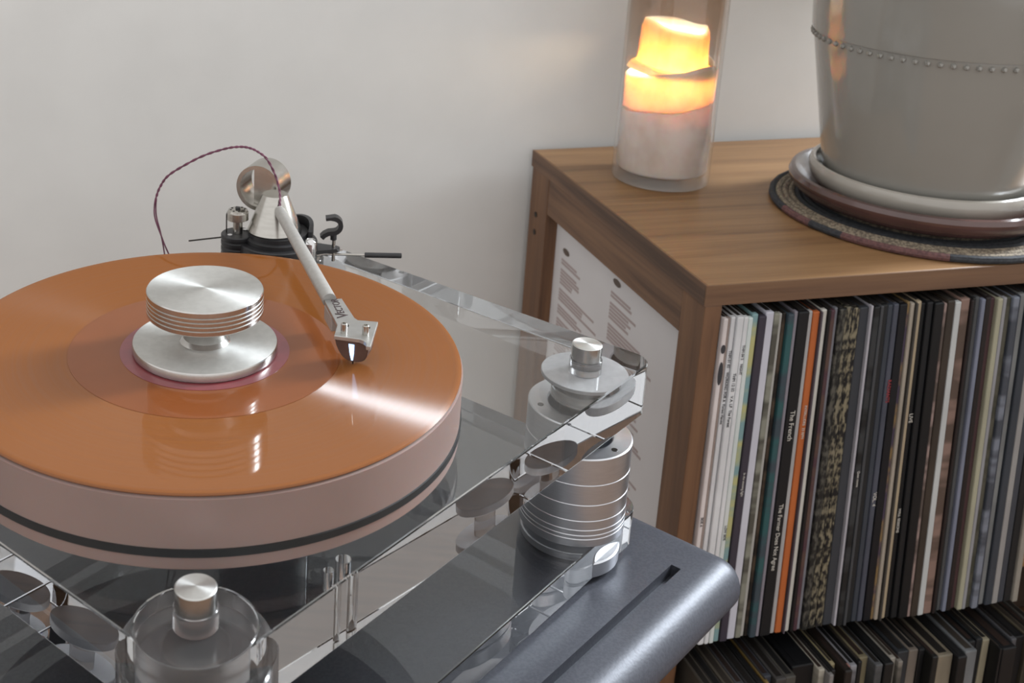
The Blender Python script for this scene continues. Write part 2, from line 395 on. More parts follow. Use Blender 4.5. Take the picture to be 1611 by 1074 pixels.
def sleeve(xc, th, ang, yf, zb, m, label, group, h=0.315, mouth=None):
    t = thing('record_sleeve', (xc, yf, zb), label, 'record', group)
    # a card sleeve with a slightly rounded spine and a shallow open slot along the top
    A = Matrix.Translation((xc, yf, zb)) @ Matrix.Rotation(-ang, 4, 'Y')
    bm = bmesh.new(); hw = th / 2 * .94
    box(bm, -hw, hw, 0, .3125, 0, h, M=A, bev=min(.0011, hw * .6))
    obj('sleeve_card', bm, m, t)
    bm = bmesh.new(); box(bm, -hw * .5, hw * .5, .004, .308, h - .004, h + .0004, M=A)
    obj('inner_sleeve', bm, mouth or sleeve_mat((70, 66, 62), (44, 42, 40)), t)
    t['_A'] = [v for row in A for v in row]
    return t
def spine_text(t, s, size, z, ink, off=0.0):
    a = t['_A']; A = Matrix([a[i * 4:i * 4 + 4] for i in range(4)])
    # spine faces -y; the words run downwards
    M = A @ Matrix.Translation((off, -0.0004, z)) @ Matrix(((0, 1, 0, 0), (0, 0, -1, 0), (-1, 0, 0, 0), (0, 0, 0, 1)))
    return text('spine_lettering', s, size, M, ink, t)
UP = [  # x0, x1 in mm at mid height, colour, second colour, mode, words, landmark phrase
 (17.4, 21.7, (186, 178, 176), None, 'plain', 'narrow white'), (21.7, 24.6, (128, 116, 110), None, 'plain', 'thin taupe'),
 (24.6, 29.1, (182, 182, 184), None, 'plain', 'white dark-lettered'), (29.1, 35.2, (184, 185, 187), None, 'plain', 'white dark-lettered'),
 (35.2, 39.5, (186, 187, 188), None, 'plain', 'plain white'), (39.5, 43.9, (176, 180, 178), (160, 172, 170), 'plain', 'off-white'),
 (43.9, 49.3, (104, 130, 132), (150, 148, 104), 'bands', 'pale teal and yellow'), (49.3, 56.7, (70, 64, 76), (60, 56, 68), 'plain', 'PURPLE'),
 (56.7, 64.6, (168, 168, 176), (150, 150, 160), 'plain', 'lilac white'), (64.6, 70.1, (112, 112, 102), (90, 88, 80), 'bands', 'olive grey'),
 (70.1, 73.4, (148, 146, 142), None, 'plain', 'light grey'), (73.4, 76.8, (58, 50, 44), (84, 70, 58), 'bands', 'thin dark brown'),
 (76.8, 82.7, (66, 78, 88), (52, 96, 98), 'bands', 'mottled teal and slate'), (82.7, 86.0, (112, 108, 116), None, 'plain', 'lilac grey'),
 (86.0, 96.7, (36, 38, 42), (32, 34, 37), 'plain', 'BLACK'), (96.7, 101.1, (142, 140, 140), None, 'plain', 'pale grey'),
 (101.1, 107.8, (152, 84, 44), (138, 74, 40), 'plain', 'ORANGE'), (107.8, 109.4, (94, 86, 94), None, 'plain', 'hair-thin mauve'),
 (109.4, 115.0, (166, 164, 158), (150, 148, 142), 'plain', 'clean white'), (115.0, 117.8, (44, 40, 42), None, 'plain', 'thin black'),
 (117.8, 122.2, (84, 58, 66), (96, 74, 66), 'bands', 'maroon'), (122.2, 125.4, (112, 112, 118), (90, 90, 96), 'plain', 'silver grey'),
 (125.4, 131.8, (52, 52, 50), (92, 90, 82), 'spots', 'black and cream speckled'), (131.8, 138.9, (48, 48, 46), (104, 98, 82), 'spots', 'broad black and cream mottled'),
 (138.9, 146.9, (38, 38, 40), (108, 101, 83), 'spots', 'black spine with cream blotches'), (146.9, 156.2, (62, 66, 72), (54, 58, 64), 'plain', 'CHARCOAL'),
 (156.2, 158.6, (146, 144, 150), None, 'plain', 'hair-thin lilac white'), (158.6, 164.5, (44, 46, 48), (58, 60, 62), 'bands', 'grey-black'),
 (164.5, 167.4, (76, 78, 82), None, 'plain', 'thin mid grey'), (167.4, 174.1, (54, 57, 60), None, 'plain', 'dark grey'),
 (174.1, 179.3, (64, 70, 80), (54, 60, 70), 'plain', 'blue-grey'), (179.3, 184.6, (84, 88, 100), (66, 70, 82), 'plain', 'slate blue'),
 (184.6, 192.6, (26, 30, 40), (22, 24, 30), 'plain', 'NAVY'), (192.6, 195.3, (104, 86, 58), (76, 66, 84), 'bands', 'thin gold-brown'),
 (195.3, 199.2, (136, 128, 118), None, 'plain', 'light taupe'), (199.2, 201.3, (74, 70, 66), None, 'plain', 'thin grey-brown'),
 (201.3, 206.4, (138, 126, 106), (124, 112, 98), 'plain', 'tan'), (206.4, 211.0, (30, 33, 38), None, 'plain', 'black'),
 (211.0, 217.3, (38, 41, 47), (30, 33, 38), 'plain', 'soft black'), (217.3, 226.8, (26, 28, 32), (22, 24, 28), 'plain', 'JET'),
 (226.8, 229.8, (120, 104, 100), (96, 84, 78), 'bands', 'thin rose taupe'), (229.8, 237.4, (66, 56, 48), (58, 50, 44), 'plain', 'dark brown'),
 (237.4, 243.6, (156, 158, 158), (140, 142, 142), 'plain', 'silvery white'), (243.6, 252.7, (110, 90, 82), (96, 80, 70), 'bands', 'broad brown-pink'),
 (252.7, 255.6, (60, 46, 46), None, 'plain', 'thin dark maroon'), (255.6, 259.1, (46, 48, 50), None, 'plain', 'charcoal black'),
 (259.1, 263.7, (86, 88, 90), (70, 72, 74), 'plain', 'stone grey'), (263.7, 267.9, (100, 104, 118), (86, 90, 102), 'plain', 'steel blue'),
 (267.9, 273.5, (58, 46, 46), (50, 42, 42), 'plain', 'brown-black'), (273.5, 279.4, (78, 54, 56), (66, 46, 48), 'plain', 'wine red'),
 (279.4, 284.6, (136, 134, 116), (120, 118, 104), 'plain', 'BEIGE'), (284.6, 288.5, (120, 120, 124), None, 'plain', 'cool grey'),
 (288.5, 294.1, (68, 68, 56), (92, 90, 78), 'bands', 'olive'), (294.1, 300.2, (98, 102, 112), (74, 78, 88), 'bands', 'patchy grey-blue'),
 (300.2, 302.6, (60, 64, 76), None, 'plain', 'thin slate'), (302.6, 309.7, (102, 104, 104), (84, 86, 90), 'plain', 'ash grey'),
 (309.7, 317.7, (62, 68, 76), (52, 56, 64), 'plain', 'gunmetal'), (317.7, 324.3, (124, 122, 120), (108, 106, 106), 'plain', 'warm light grey'),
 (324.3, 331, (70, 74, 82), None, 'plain', 'dim slate'), (331, 339, (48, 50, 54), None, 'plain', 'dim charcoal'), (339, 345, (120, 116, 108), None, 'plain', 'dim buff'),
]
MARK = {'PURPLE': ('dusky purple record sleeve on the upper shelf, right of the pale teal spine', 'dusky purple spine'),
        'CHARCOAL': ('broad charcoal record sleeve on the upper shelf, right of the cream-blotched black spine', 'broad charcoal spine'),
        'BLACK': ('broad black record sleeve lettered in white on the upper shelf, left of the orange one', 'broad white-lettered black spine'),
        'ORANGE': ('only orange record sleeve on the upper shelf, with small pale lettering', 'orange spine'),
        'NAVY': ('broad navy-black record sleeve on the upper shelf, beside red lettering', 'broad navy spine'),
        'JET': ('widest jet black sleeve on the upper shelf, left of the dark brown spine', 'jet black spine'),
        'BEIGE': ('beige record sleeve on the upper shelf, just right of the wine-red spine', 'beige spine')}
last, cnt = 'front oak post', 0
UPG = 'records standing on the upper shelf'
for i, (x0, x1, c1, c2, mode, words) in enumerate(UP):
    k = min(1.0, max(0.0, (x0 - 17) / 200.0)); ang = math.radians(0.25 + 3.5 * k)
    th = (x1 - x0) / 1000; xm = (x0 + x1) / 2000
    zb = 0.4573
    xb = xm + math.tan(ang) * (0.672 - zb)
    if words in MARK: lab = MARK[words][0]; last = MARK[words][1]; cnt = 0
    else: cnt += 1; lab = '%s record sleeve, %s right of the %s, upper shelf' % (words, ORD[cnt], last)
    t = sleeve(xb, th, ang, -0.379 + random.uniform(-.0022, .0022), zb, sleeve_mat(c1, c2, mode), lab, UPG, h=random.uniform(.3135, .3165))
    if i == 0:
        spine_text(t, 'SIDE A', .0032, .13, M_dk_ink)
        a = t['_A']; A = Matrix([a[q * 4:q * 4 + 4] for q in range(4)])
        for z, hh in ((.287, .004), (.265, .0105)):
            bm = bmesh.new(); bmesh.ops.create_circle(bm, cap_ends=True, segments=20, radius=1)
            for v in bm.verts: v.co = A @ Vector((v.co.x * .0021, -.0004, z + v.co.y * hh))
            obj('spine_logo', bm, M_dk_ink, t)
    if i == 2: spine_text(t, 'THM 01 02    WORKING FOR A  Forest House', .0034, .285, M_dk_ink)
    if i == 3: spine_text(t, 'THM 12 02    V.A. LP  The Forest', .0036, .265, M_dk_ink)
    if i == 4: spine_text(t, 'THM 04 2    NIGHT', .0032, .29, M_dk_ink)
    if i == 5: spine_text(t, 'LOW SIDE', .0032, .12, M_dk_ink)
    if i == 7: spine_text(t, 'In the evening light', .003, .17, M_lt_ink)
    if words == 'BLACK':
        spine_text(t, 'The French', .0062, .225, M_lt_ink); spine_text(t, 'The Farmer Does Not Agree', .0056, .135, M_lt_ink)
    if words == 'ORANGE': spine_text(t, 'INTERLUDES  33 RPM', .0034, .228, M_lt_ink)
    if words == 'slate blue': spine_text(t, 'RADIANTS', .0046, .245, M_rd_ink, .001); spine_text(t, 'VOL. 4', .0048, .135, M_lt_ink)
    if words == 'grey-black': spine_text(t, 'Quiet rooms', .003, .16, M_lt_ink)
    if words == 'black': spine_text(t, 'LIVE', .005, .21, M_lt_ink); spine_text(t, 'HALL SESSIONS', .0036, .115, M_lt_ink)
LOW = [
 (-5.8, 6.2, (40, 44, 54), 'dark navy'), (6.2, 12.3, (38, 46, 60), 'navy'), (12.3, 18.4, (112, 100, 80), 'tan'), (18.4, 24.5, (104, 94, 78), 'brown-tan'), (24.5, 34.3, (84, 78, 70), 'taupe'),
 (34.3, 44.1, (70, 66, 62), 'dark taupe'), (44.1, 55.2, (92, 86, 76), 'drab'), (55.2, 63.9, (88, 88, 92), 'grey'), (63.9, 73.9, (66, 64, 66), 'smoky'), (73.9, 80.0, (54, 52, 52), 'dark'),
 (80.0, 83.3, (126, 104, 58), 'thin ochre'), (83.3, 92.1, (74, 78, 88), 'slate'), (92.1, 102.8, (74, 72, 70), 'dark grey card'), (102.8, 113.6, (88, 86, 80), 'dull grey'),
 (113.6, 136.6, (16, 18, 24), 'WIDEBLACK'), (136.6, 143.0, (138, 134, 124), 'cream'), (143.0, 147.5, (120, 118, 116), 'pale grey'), (147.5, 152.1, (58, 56, 56), 'charcoal'),
 (152.1, 157.2, (136, 126, 98), 'cream yellow'), (157.2, 165.0, (60, 50, 46), 'dark brown'), (165.0, 168.9, (146, 104, 96), 'thin pink'), (168.9, 176.1, (116, 116, 120), 'silver grey'),
 (176.1, 180.7, (34, 34, 36), 'thin black'), (180.7, 190.6, (116, 108, 86), 'OLIVE'), (190.6, 198.5, (92, 94, 96), 'marbled grey'), (198.5, 208.4, (34, 35, 38), 'black'),
 (208.4, 214.5, (132, 128, 120), 'light cream'), (214.5, 219.7, (102, 98, 92), 'mushroom'), (219.7, 231.7, (56, 60, 64), 'dark slate'), (231.7, 241.8, (104, 96, 88), 'warm taupe'),
 (241.8, 248.0, (40, 42, 46), 'dim black'), (248.0, 254.6, (44, 44, 42), 'soot'), (254.6, 271.6, (112, 104, 90), 'BUFF'), (271.6, 281.9, (38, 38, 40), 'jet'), (281.9, 294.9, (100, 102, 104), 'mid grey'),
 (294.9, 303.0, (48, 52, 56), 'gunmetal'), (303.0, 310.1, (54, 58, 60), 'graphite'), (310.1, 318, (128, 122, 104), 'ivory'), (318, 320.5, (40, 40, 42), 'sliver of black'), (320.5, 335.9, (36, 37, 40), 'broad black'),
 (335.9, 341.5, (96, 96, 100), 'ash'), (341.5, 353.5, (34, 34, 38), 'ebony'), (353.5, 361, (92, 84, 70), 'khaki'), (361, 369, (44, 44, 48), 'coal'), (369, 377, (90, 88, 84), 'fawn')]
MARKL = {'WIDEBLACK': ('very broad black record sleeve on the lower shelf, widest of its row', 'widest black sleeve'),
         'OLIVE': ('broad olive-topped record sleeve on the lower shelf', 'olive-topped sleeve'),
         'BUFF': ('broad buff record sleeve with pale front edge on the lower shelf', 'broad buff sleeve')}
last, cnt = 'front oak post', 0
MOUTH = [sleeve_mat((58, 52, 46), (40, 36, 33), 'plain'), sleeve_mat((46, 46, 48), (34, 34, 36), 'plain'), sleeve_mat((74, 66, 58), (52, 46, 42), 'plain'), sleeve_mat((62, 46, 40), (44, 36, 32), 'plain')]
for i, (x0, x1, c, words) in enumerate(LOW):
    if x0 < 20: continue
    ang = math.radians(2.2 + .5 * math.sin(i)); th = (x1 - x0) / 1000; xm = (x0 + x1) / 2000
    zb = 0.1253; xb = xm + math.tan(ang) * (0.431 - zb)
    if words in MARKL: lab = MARKL[words][0]; last = MARKL[words][1]; cnt = 0
    else: cnt += 1; lab = '%s record sleeve, %s right of the %s, lower shelf' % (words, ORD[min(cnt, 12)], last)
    m = sleeve_mat(c, tuple(int(v * .8) for v in c), 'bands' if i % 3 == 0 else 'plain')
    sleeve(xb, th, ang, -0.406 + random.uniform(-.009, .008), zb, m, lab, 'records standing on the lower shelf', h=random.uniform(.3105, .3140),
           mouth=MOUTH[i % 4] if words != 'WIDEBLACK' else m)

# ------------------------------------------------------------------ grey side table
CX, CY, ZR = -0.427173, -0.543154, 0.861565         # record centre, record top
def frame(deg):
    a = math.radians(deg); ca, sa = math.cos(a), math.sin(a)
    return lambda u, v, z=0.0: Vector((CX + u * ca - v * sa, CY + u * sa + v * ca, z))
T = frame(36.0); S = frame(34.5)
def TM(u, v, z, deg=36.0):
    p = frame(deg)(u, v, z); return Matrix.Translation(p) @ Matrix.Rotation(math.radians(deg), 4, 'Z')
ZP = ZR - 0.052           # plinth top
ZT = ZP - 0.147           # table top
tab = thing('side_table', (CX, CY, 0), 'grey metallic painted table with rounded edge and long slot, under the turntable', 'table')
def slab(u0, u1, v0, v1, z0, z1, corner, ft, fb, deg):
    bm = bmesh.new(); rings = []
    lev = []
    for i in range(7): a = .5 * PI * i / 6; lev.append((fb * (1 - math.sin(a)), z0 + fb * (1 - math.cos(a))))
    for i in range(9): a = .5 * PI * i / 8; lev.append((ft * (1 - math.cos(a)), z1 - ft * (1 - math.sin(a))))
    fr = frame(deg)
    for ins, z in lev:
        rings.append([bm.verts.new(fr(p[0], p[1], z)) for p in rrect(u0 + ins, u1 - ins, v0 + ins, v1 - ins, [max(corner - ins, .0005)] * 4)])
    n = len(rings[0])
    for a, b in zip(rings[:-1], rings[1:]):
        for i in range(n): bm.faces.new((a[i], a[(i + 1) % n], b[(i + 1) % n], b[i]))
    bm.faces.new(rings[0][::-1]); bm.faces.new(rings[-1])
    return bm
top = obj('table_top', slab(-0.26, 0.326, -0.2150, 0.235, ZT - .034, ZT, .020, .021, .012, 34.5), M_table, tab)
cb = B(-0.16, 0.2795, -0.1836, -0.1765, -.009, .01, M=TM(0, 0, ZT, 34.5))
cut = obj('cutter', cb, M_table, tab)
bo = top.modifiers.new('slot', 'BOOLEAN'); bo.object = cut; bo.operation = 'DIFFERENCE'; bo.solver = 'EXACT'
dg = bpy.context.evaluated_depsgraph_get(); me = bpy.data.meshes.new_from_object(top.evaluated_get(dg))
top.modifiers.clear(); top.data = me; bpy.data.objects.remove(cut)
bm = bmesh.new(); bm.from_mesh(me); bmesh.ops.remove_doubles(bm, verts=bm.verts[:], dist=1e-6); finish(bm, 25); bm.to_mesh(me); bm.free()
for u, v in ((-.21, -.17), (.24, -.17), (.24, .18), (-.21, .18)):
    p = S(u, v); obj('leg', cyl(.016, 0, ZT - .0335, (p.x, p.y, 0), 24), M_leg, tab)

# ------------------------------------------------------------------ turntable
tt = thing('turntable', T(0, 0, ZT + .0005), 'clear acrylic suspended turntable with pink platter and metal towers on grey table', 'turntable')
PZ0 = ZP - 0.038
# plinth outline, with a round bite at the near corner where a suspension pod sits
nu, nv = -0.1265, -0.1262
pl = rrect(-0.1525, 0.2765, -0.1545, 0.158, (0.0, 0.014, 0.024, 0.03))
out = []
rb = 0.0292
# replace the near corner by the arc of the bite
a0 = math.atan2(-0.1545 - nv, math.sqrt(rb ** 2 - (-0.1545 - nv) ** 2)); a1 = math.atan2(math.sqrt(rb ** 2 - (-0.1525 - nu) ** 2), -0.1525 - nu)
for p in pl:
    if p == (-0.1525, -0.1545):
        for i in range(25):
            a = a1 + (a0 - a1) * i / 24; out.append((nu + rb * math.cos(a), nv + rb * math.sin(a)))
    else: out.append(p)
poly = [tuple(T(*p)[:2]) for p in out]
bm = prism(poly, PZ0, ZP, .0011); finish(bm)
for u, v, r_ in ((-.040, -.143, .0040), (-.052, -.1435, .0026)):
    p = T(u, v); vb = cyl(r_, PZ0 + .0006, ZP - .0006 - (.012 if r_ > .004 else 0), (p.x, p.y, 0), 28)
    finish(vb); bmesh.ops.reverse_faces(vb, faces=vb.faces[:])
    tmp = bpy.data.meshes.new('void'); vb.to_mesh(tmp); vb.free(); bm.from_mesh(tmp); bpy.data.meshes.remove(tmp)
obj('plinth', bm, M_acr, tt, recalc=False)
LZ1, LZ0 = ZP - .117, ZP - .144
poly = [tuple(T(*p)[:2]) for p in rrect(-0.150, 0.288, -0.1535, 0.158, (.03, .022, .022, .03))]
obj('lower_plate', prism(poly, LZ0, LZ1, .0011), M_acr, tt)
# platter
pt = obj('platter', lathe([(.0, -.0420), (.1508, -.0420), (.1514, -.0414), (.1516, -.0030), (.1496, -.0021), (.0, -.0021)], (CX, CY, ZR), 160), M_plat, tt, loc=(CX, CY, ZR))
obj('drive_belt', lathe([(.1512, -.0347), (.1523, -.0345), (.1523, -.0303), (.1512, -.0301)], (CX, CY, ZR), 160, cap0=False, cap1=False), M_belt, pt)
obj('bearing', cyl(.028, -.0518, -.0421, (CX, CY, ZR), 48), M_alu_s, tt)
def pod(u, v, top, lower_metal, zdisc, rdisc=.029):
    p = T(u, v, 0); c = (p.x, p.y, 0)
    if lower_metal:      # suspended corner: turned metal cup under the plinth
        zr = ZP - .0505
        prof = [(.036, LZ1 + .0002)]
        for g in (.006, .009, .013, .020, .032, .047):
            z = LZ1 + g
            prof += [(.036, z - .0004), (.0356, z), (.036, z + .0004)]
        prof += [(.036, zr - .0008), (.0352, zr), (.0235, zr), (.0225, zr - .001), (.0225, zr - .030), (.0, zr - .030)]
        tw = obj('suspension_tower', lathe(prof, c, 96), M_tower, tt)
        for k in range(3):
            a = math.radians(-62 + 120 * k); q = (c[0] + .0295 * math.cos(a), c[1] + .0295 * math.sin(a), 0)
            obj('grub_screw', cyl(.0021, zr - .001, zr + .0003, q, 16), M_dark, tw)
        obj('base_disc', cyl(.0345, LZ0 + .0006, LZ0 + .0125, c, 64, .001), M_tower, tw)
        obj('suspension_stem', cyl(.0145, zr - .029, PZ0 - .0002, c, 40), M_alu_s, tw)
        obj('suspension_ring', cyl(.0215, PZ0 - .0085, PZ0 - .0003, c, 48, .001), M_frost, tw)
    else:                # acrylic pod
        tw = obj('suspension_tower', cyl(.0362, LZ1 + .0002, ZP - .0185, c, 96, .001), M_frost, tt)
        obj('suspension_stem', cyl(.0165, LZ1 + .001, ZP - .0187, c, 48, .001), M_alu_s, tw)
    obj('top_disc', cyl(rdisc, zdisc - (.0065 if lower_metal else .018), zdisc, c, 96, .0005), M_disc if lower_metal else M_frost, tw)
    zs = max(zdisc, ZP - .0001) if not lower_metal else zdisc
    obj('stem_sleeve', cyl(.0108, zs + .0002, top - .0105, c, 40, .0004), M_frost, tw)
    side_mat(obj('pin', lathe([(.0100, top - .0104), (.0100, top - .0006), (.0094, top), (.0, top + .0003)], (c[0], c[1], 0), 48), M_alu, tw, loc=(c[0], c[1], top)), M_alu_e)
pod(nu, nv, ZP + .0215, False, ZP)
pod(.2352, -.1242, ZP + .0160, True, ZP - .0125)
pod(.2352, .1242, ZP + .0160, True, ZP - .0125)

# ------------------------------------------------------------------ record and weight
rec = obj('vinyl_record', lathe([(.0, -.0020), (.1502, -.0020), (.1508, -.0012), (.1504, -.0003), (.1490, .0001), (.1468, -.0004), (.0806, -.0004), (.0802, -.0005), (.0, -.0005)], (CX, CY, ZR), 200), M_vinyl, loc=(CX, CY, ZR))
tag(rec, 'translucent orange vinyl record lying on the platter', 'record')
obj('dead_wax', lathe([(.0502, -.00048), (.0802, -.00048), (.0802, -.0003), (.0502, -.0003)], (CX, CY, ZR), 128), M_vinyl2, rec, loc=(CX, CY, ZR))
obj('label', lathe([(.0, -.0004), (.0500, -.0004), (.0500, -.0001), (.0365, -.0001), (.0362, -.0003), (.0, -.0003)], (CX, CY, ZR), 96), M_label, rec, loc=(CX, CY, ZR))
wt = thing('record_weight', (CX, CY, ZR), 'turned aluminium record weight with grooved upper disc on the plum label', 'record weight')
side_mat(obj('base_disc', lathe([(.0, 0), (.0418, 0), (.0428, .0008), (.0428, .0051), (.0424, .0058), (.0, .0062)], (CX, CY, ZR), 128), M_alu, wt, loc=(CX, CY, ZR + .001)), M_alu_e)
obj('neck', lathe([(.0150, .0060), (.0128, .0085), (.0125, .012), (.0142, .0160), (.0185, .0195), (.0212, .0215), (.0218, .0240)], (CX, CY, ZR), 96), M_alu_e, wt, loc=(CX, CY, ZR + .001))
prof = [(.0, .0236), (.0330, .0236), (.0342, .0246)]
for k in range(4):
    z = .0272 + k * .0026; prof += [(.0342, z - .0004), (.0334, z), (.0342, z + .0004)]
prof += [(.0342, .0382), (.0337, .0389), (.0, .0394)]
side_mat(obj('top_disc', lathe(prof, (CX, CY, ZR), 128), M_alu, wt, loc=(CX, CY, ZR + .001)), M_alu_e)

# ------------------------------------------------------------------ tonearm
OX, OY = -0.3485, -0.3630
E1 = Vector((.9806, -.196, 0)); E2 = Vector((.196, .9806, 0))
def A3(s, dz, d=0.0): return Vector((OX, OY, ZR + dz)) + E1 * s + E2 * d
FR = Matrix(((E1.x, E2.x, 0, OX), (E1.y, E2.y, 0, OY), (0, 0, 1, ZR), (0, 0, 0, 1)))
arm = thing('tonearm', (OX, OY, ZP), 'silver tonearm with conical bearing housing, resting over the orange record', 'tonearm')
bp = obj('arm_base', cyl(.0295, ZP + .0002, ZR - .006, (OX, OY, 0), 64, .0008), M_black, arm)
obj('bearing_collar', lathe([(.0245, -.006), (.0245, -.003), (.0222, -.002), (.0222, .0012)], (OX, OY, ZR), 64), M_black, bp)
bm = bmesh.new()       # curved black wall round the right rear of the cone
n = 24; ring = []
for i in range(n + 1):
    a = math.radians(-18 + 92 * i / n); h = .0098 * math.sin(PI * min(1, (i + 3) / (n + 6))) ** .6
    for r_, z in ((.0232, -.006), (.0264, -.006), (.0264, -.002 + h), (.0232, -.002 + h)): ring.append(bm.verts.new(A3(r_ * math.cos(a), z, r_ * math.sin(a))))
for i in range(n):
    for k in range(4): bm.faces.new((ring[i * 4 + k], ring[i * 4 + (k + 1) % 4], ring[i * 4 + 4 + (k + 1) % 4], ring[i * 4 + 4 + k]))
bm.faces.new(ring[:4]); bm.faces.new(ring[-4:])
obj('lift_guard', bm, M_black, bp)
co = A3(-.0025, 0)
obj('bearing_cone', lathe([(.0196, .0014), (.0200, .0022), (.0098, .0290), (.0092, .0296), (.0, .0298)], (co.x, co.y, ZR), 64), M_steel, arm)
# ring shaped counterweight behind the cone
CW = Matrix.Translation(A3(-.0112, .0292, .022)) @ Matrix.Rotation(math.radians(-11 - 22), 4, 'Z') @ Matrix.Rotation(PI / 2, 4, 'X')
cw = obj('counterweight', lathe([(.0146, -.011), (.0176, -.011), (.0176, .011), (.0146, .011), (.0146, -.011)], (0, 0, 0), 72, M=CW, cap0=False, cap1=False), M_steel, arm)
pts = [(.0144 * math.cos(math.radians(a)), .0144 * math.sin(math.radians(a))) for a in range(-112, 113, 8)]
bm = prism(pts, -.009, .006)
bm.transform(CW); obj('weight_insert', bm, M_steel, cw)
# arm tube
P0, P1 = Vector((CX + .0757, CY + .1601, ZR + .0236)), Vector((CX + .0786, CY + .0152, ZR + .0188))
ax = (P1 - P0).normalized()
tb = obj('arm_tube', tube([P0 - ax * .0032, P0 - ax * .0028, P0 - ax * .001, P0 + ax * .002, P0.lerp(P1, .5), P1], [.0010, .0024, .0036, .0041, .0043, .0045], 28), M_tube, arm)
HZ = ZR + .0195
hp = [(.0752, .0150), (.0863, .0153), (.0872, -.0128), (.0884, -.0160), (.0996, -.0202), (.0868, -.0508), (.0846, -.0496), (.0856, -.0455), (.0850, -.0428), (.0832, -.0405), (.0698, -.0339), (.0750, -.0201)]
hs = obj('headshell', prism([(CX + a, CY + b) for a, b in hp], HZ - .0026, HZ, .0003), M_alu_s, arm)
obj('tube_socket', B(CX + .0752, CX + .0800, CY - .004, CY + .0145, HZ - .0125, HZ - .0027, bev=.0008), M_tube, hs)
for x, y in ((.0762, -.0311), (.0879, -.0355)):
    sc = obj('mounting_screw', lathe([(.0019, 0), (.0019, .0056), (.0016, .0060), (.0010, .0060), (.0010, .0048), (.0, .0048)], (CX + x, CY + y, HZ), 24), M_steel, hs)
for x, y in ((.0798, -.0222), (.0914, -.0268)):
    bm = prism([(CX + x + .0016 * math.cos(t * PI / 8), CY + y + .0022 * math.sin(t * PI / 8)) for t in range(16)], HZ - .0001, HZ + .00012)
    obj('slot', bm, M_dark, hs)
d = Vector((.0004, .0208, 0)).normalized(); up = Vector((-d.y, d.x, 0))
Mt = Matrix(((d.x, up.x, 0, CX + .0810), (d.y, up.y, 0, CY - .0118), (0, 0, 1, HZ + .0001), (0, 0, 0, 1)))
text('maker_lettering', 'V', .0108, Mt, M_ink, hs)
Mt2 = Mt.copy(); Mt2.translation = Mt.translation + d * .0062; text('maker_lettering', 'ECTOR', .0064, Mt2, M_ink, hs)
# cartridge under the headshell, its lit window facing forward
ca = Vector((CX + .0706, CY - .0306, 0)); cx_ = Vector((.8588, -.5123, 0)); cb_ = Vector((.5123, .8588, 0))
prof = [(.0004, .0163), (.0008, .0125), (.0026, .0080), (.0046, .0048), (.0072, .0030), (.0102, .0024), (.0142, .0026), (.0174, .0038), (.0193, .0064), (.0203, .0110), (.0205, .0163)]
bm = bmesh.new(); f = [bm.verts.new(ca + cx_ * s + Vector((0, 0, ZR + z)) + cb_ * (.0002 + .10 * (.0163 - z))) for s, z in prof]
g = [bm.verts.new(ca + cx_ * s + Vector((0, 0, ZR + z)) + cb_ * .013) for s, z in prof]
bm.faces.new(f[::-1]); bm.faces.new(g)
for i in range(len(prof)): bm.faces.new((f[i], f[(i + 1) % len(prof)], g[(i + 1) % len(prof)], g[i]))
bmesh.ops.recalc_face_normals(bm, faces=bm.faces[:]); bmesh.ops.bevel(bm, geom=bm.edges[:], offset=.0006, segments=2, affect='EDGES')
ct = obj('cartridge', bm, M_cart, arm)
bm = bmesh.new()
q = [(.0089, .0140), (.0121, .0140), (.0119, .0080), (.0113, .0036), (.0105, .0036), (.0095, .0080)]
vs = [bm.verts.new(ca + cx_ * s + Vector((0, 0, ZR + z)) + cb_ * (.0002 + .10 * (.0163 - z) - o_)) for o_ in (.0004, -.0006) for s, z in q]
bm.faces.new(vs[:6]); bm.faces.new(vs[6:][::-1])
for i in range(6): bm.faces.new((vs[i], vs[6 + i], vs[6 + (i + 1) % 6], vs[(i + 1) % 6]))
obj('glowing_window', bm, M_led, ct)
sty = ca + cx_ * .0108 + cb_ * .0035
obj('stylus', tube([(sty.x, sty.y, ZR + .0032), (sty.x, sty.y, ZR + .0001)], [.0008, .0002], 8), M_dark, ct)
# anti-skate knob tower at the left
k = A3(-.0297, 0); kc = (k.x, k.y, ZR)
prof = [(.0124, ZP - ZR + .0003)]
for i in range(9):
    z = -.044 + i * .0048; prof += [(.0124, z - .0012), (.0117, z - .0006), (.0117, z + .0006), (.0124, z + .0012)]
prof += [(.0124, -.0022), (.0118, -.0016), (.0, -.0014)]
kt = obj('adjuster_tower', lathe(prof, kc, 48), M_black, arm)
obj('adjuster_post', cyl(.0036, -.0013, .0100, kc, 24), M_steel, kt)
kb = obj('adjuster_knob', lathe([(.0066, .0088), (.0080, .0094), (.0080, .0150), (.0074, .0154), (.0072, .0166), (.0062, .0170), (.0, .0171)], kc, 40), M_steel, kt)
for i in range(8):
    a = i * PI / 4; obj('dot', cyl(.0008, .0168, .01725, (k.x + .0052 * math.cos(a), k.y + .0052 * math.sin(a), ZR), 8), M_dark, kb)
obj('centre_cap', cyl(.0019, .0170, .0185, kc, 16), M_black, kb)
for a in (215, 35):
    a = math.radians(a); obj('screw', cyl(.0018, -.0015, -.0007, (k.x + .008 * math.cos(a), k.y + .008 * math.sin(a), ZR), 16), M_chrome, kt)
obj('wire_guide', tube([A3(-.0372, .0150), A3(-.0380, .0125), A3(-.0380, -.0014)], .0005, 6), M_dark, kt)
obj('lever_rod', tube([A3(-.0415, -.0052), A3(-.0660, -.0086)], .0006, 8), M_dark, kt)
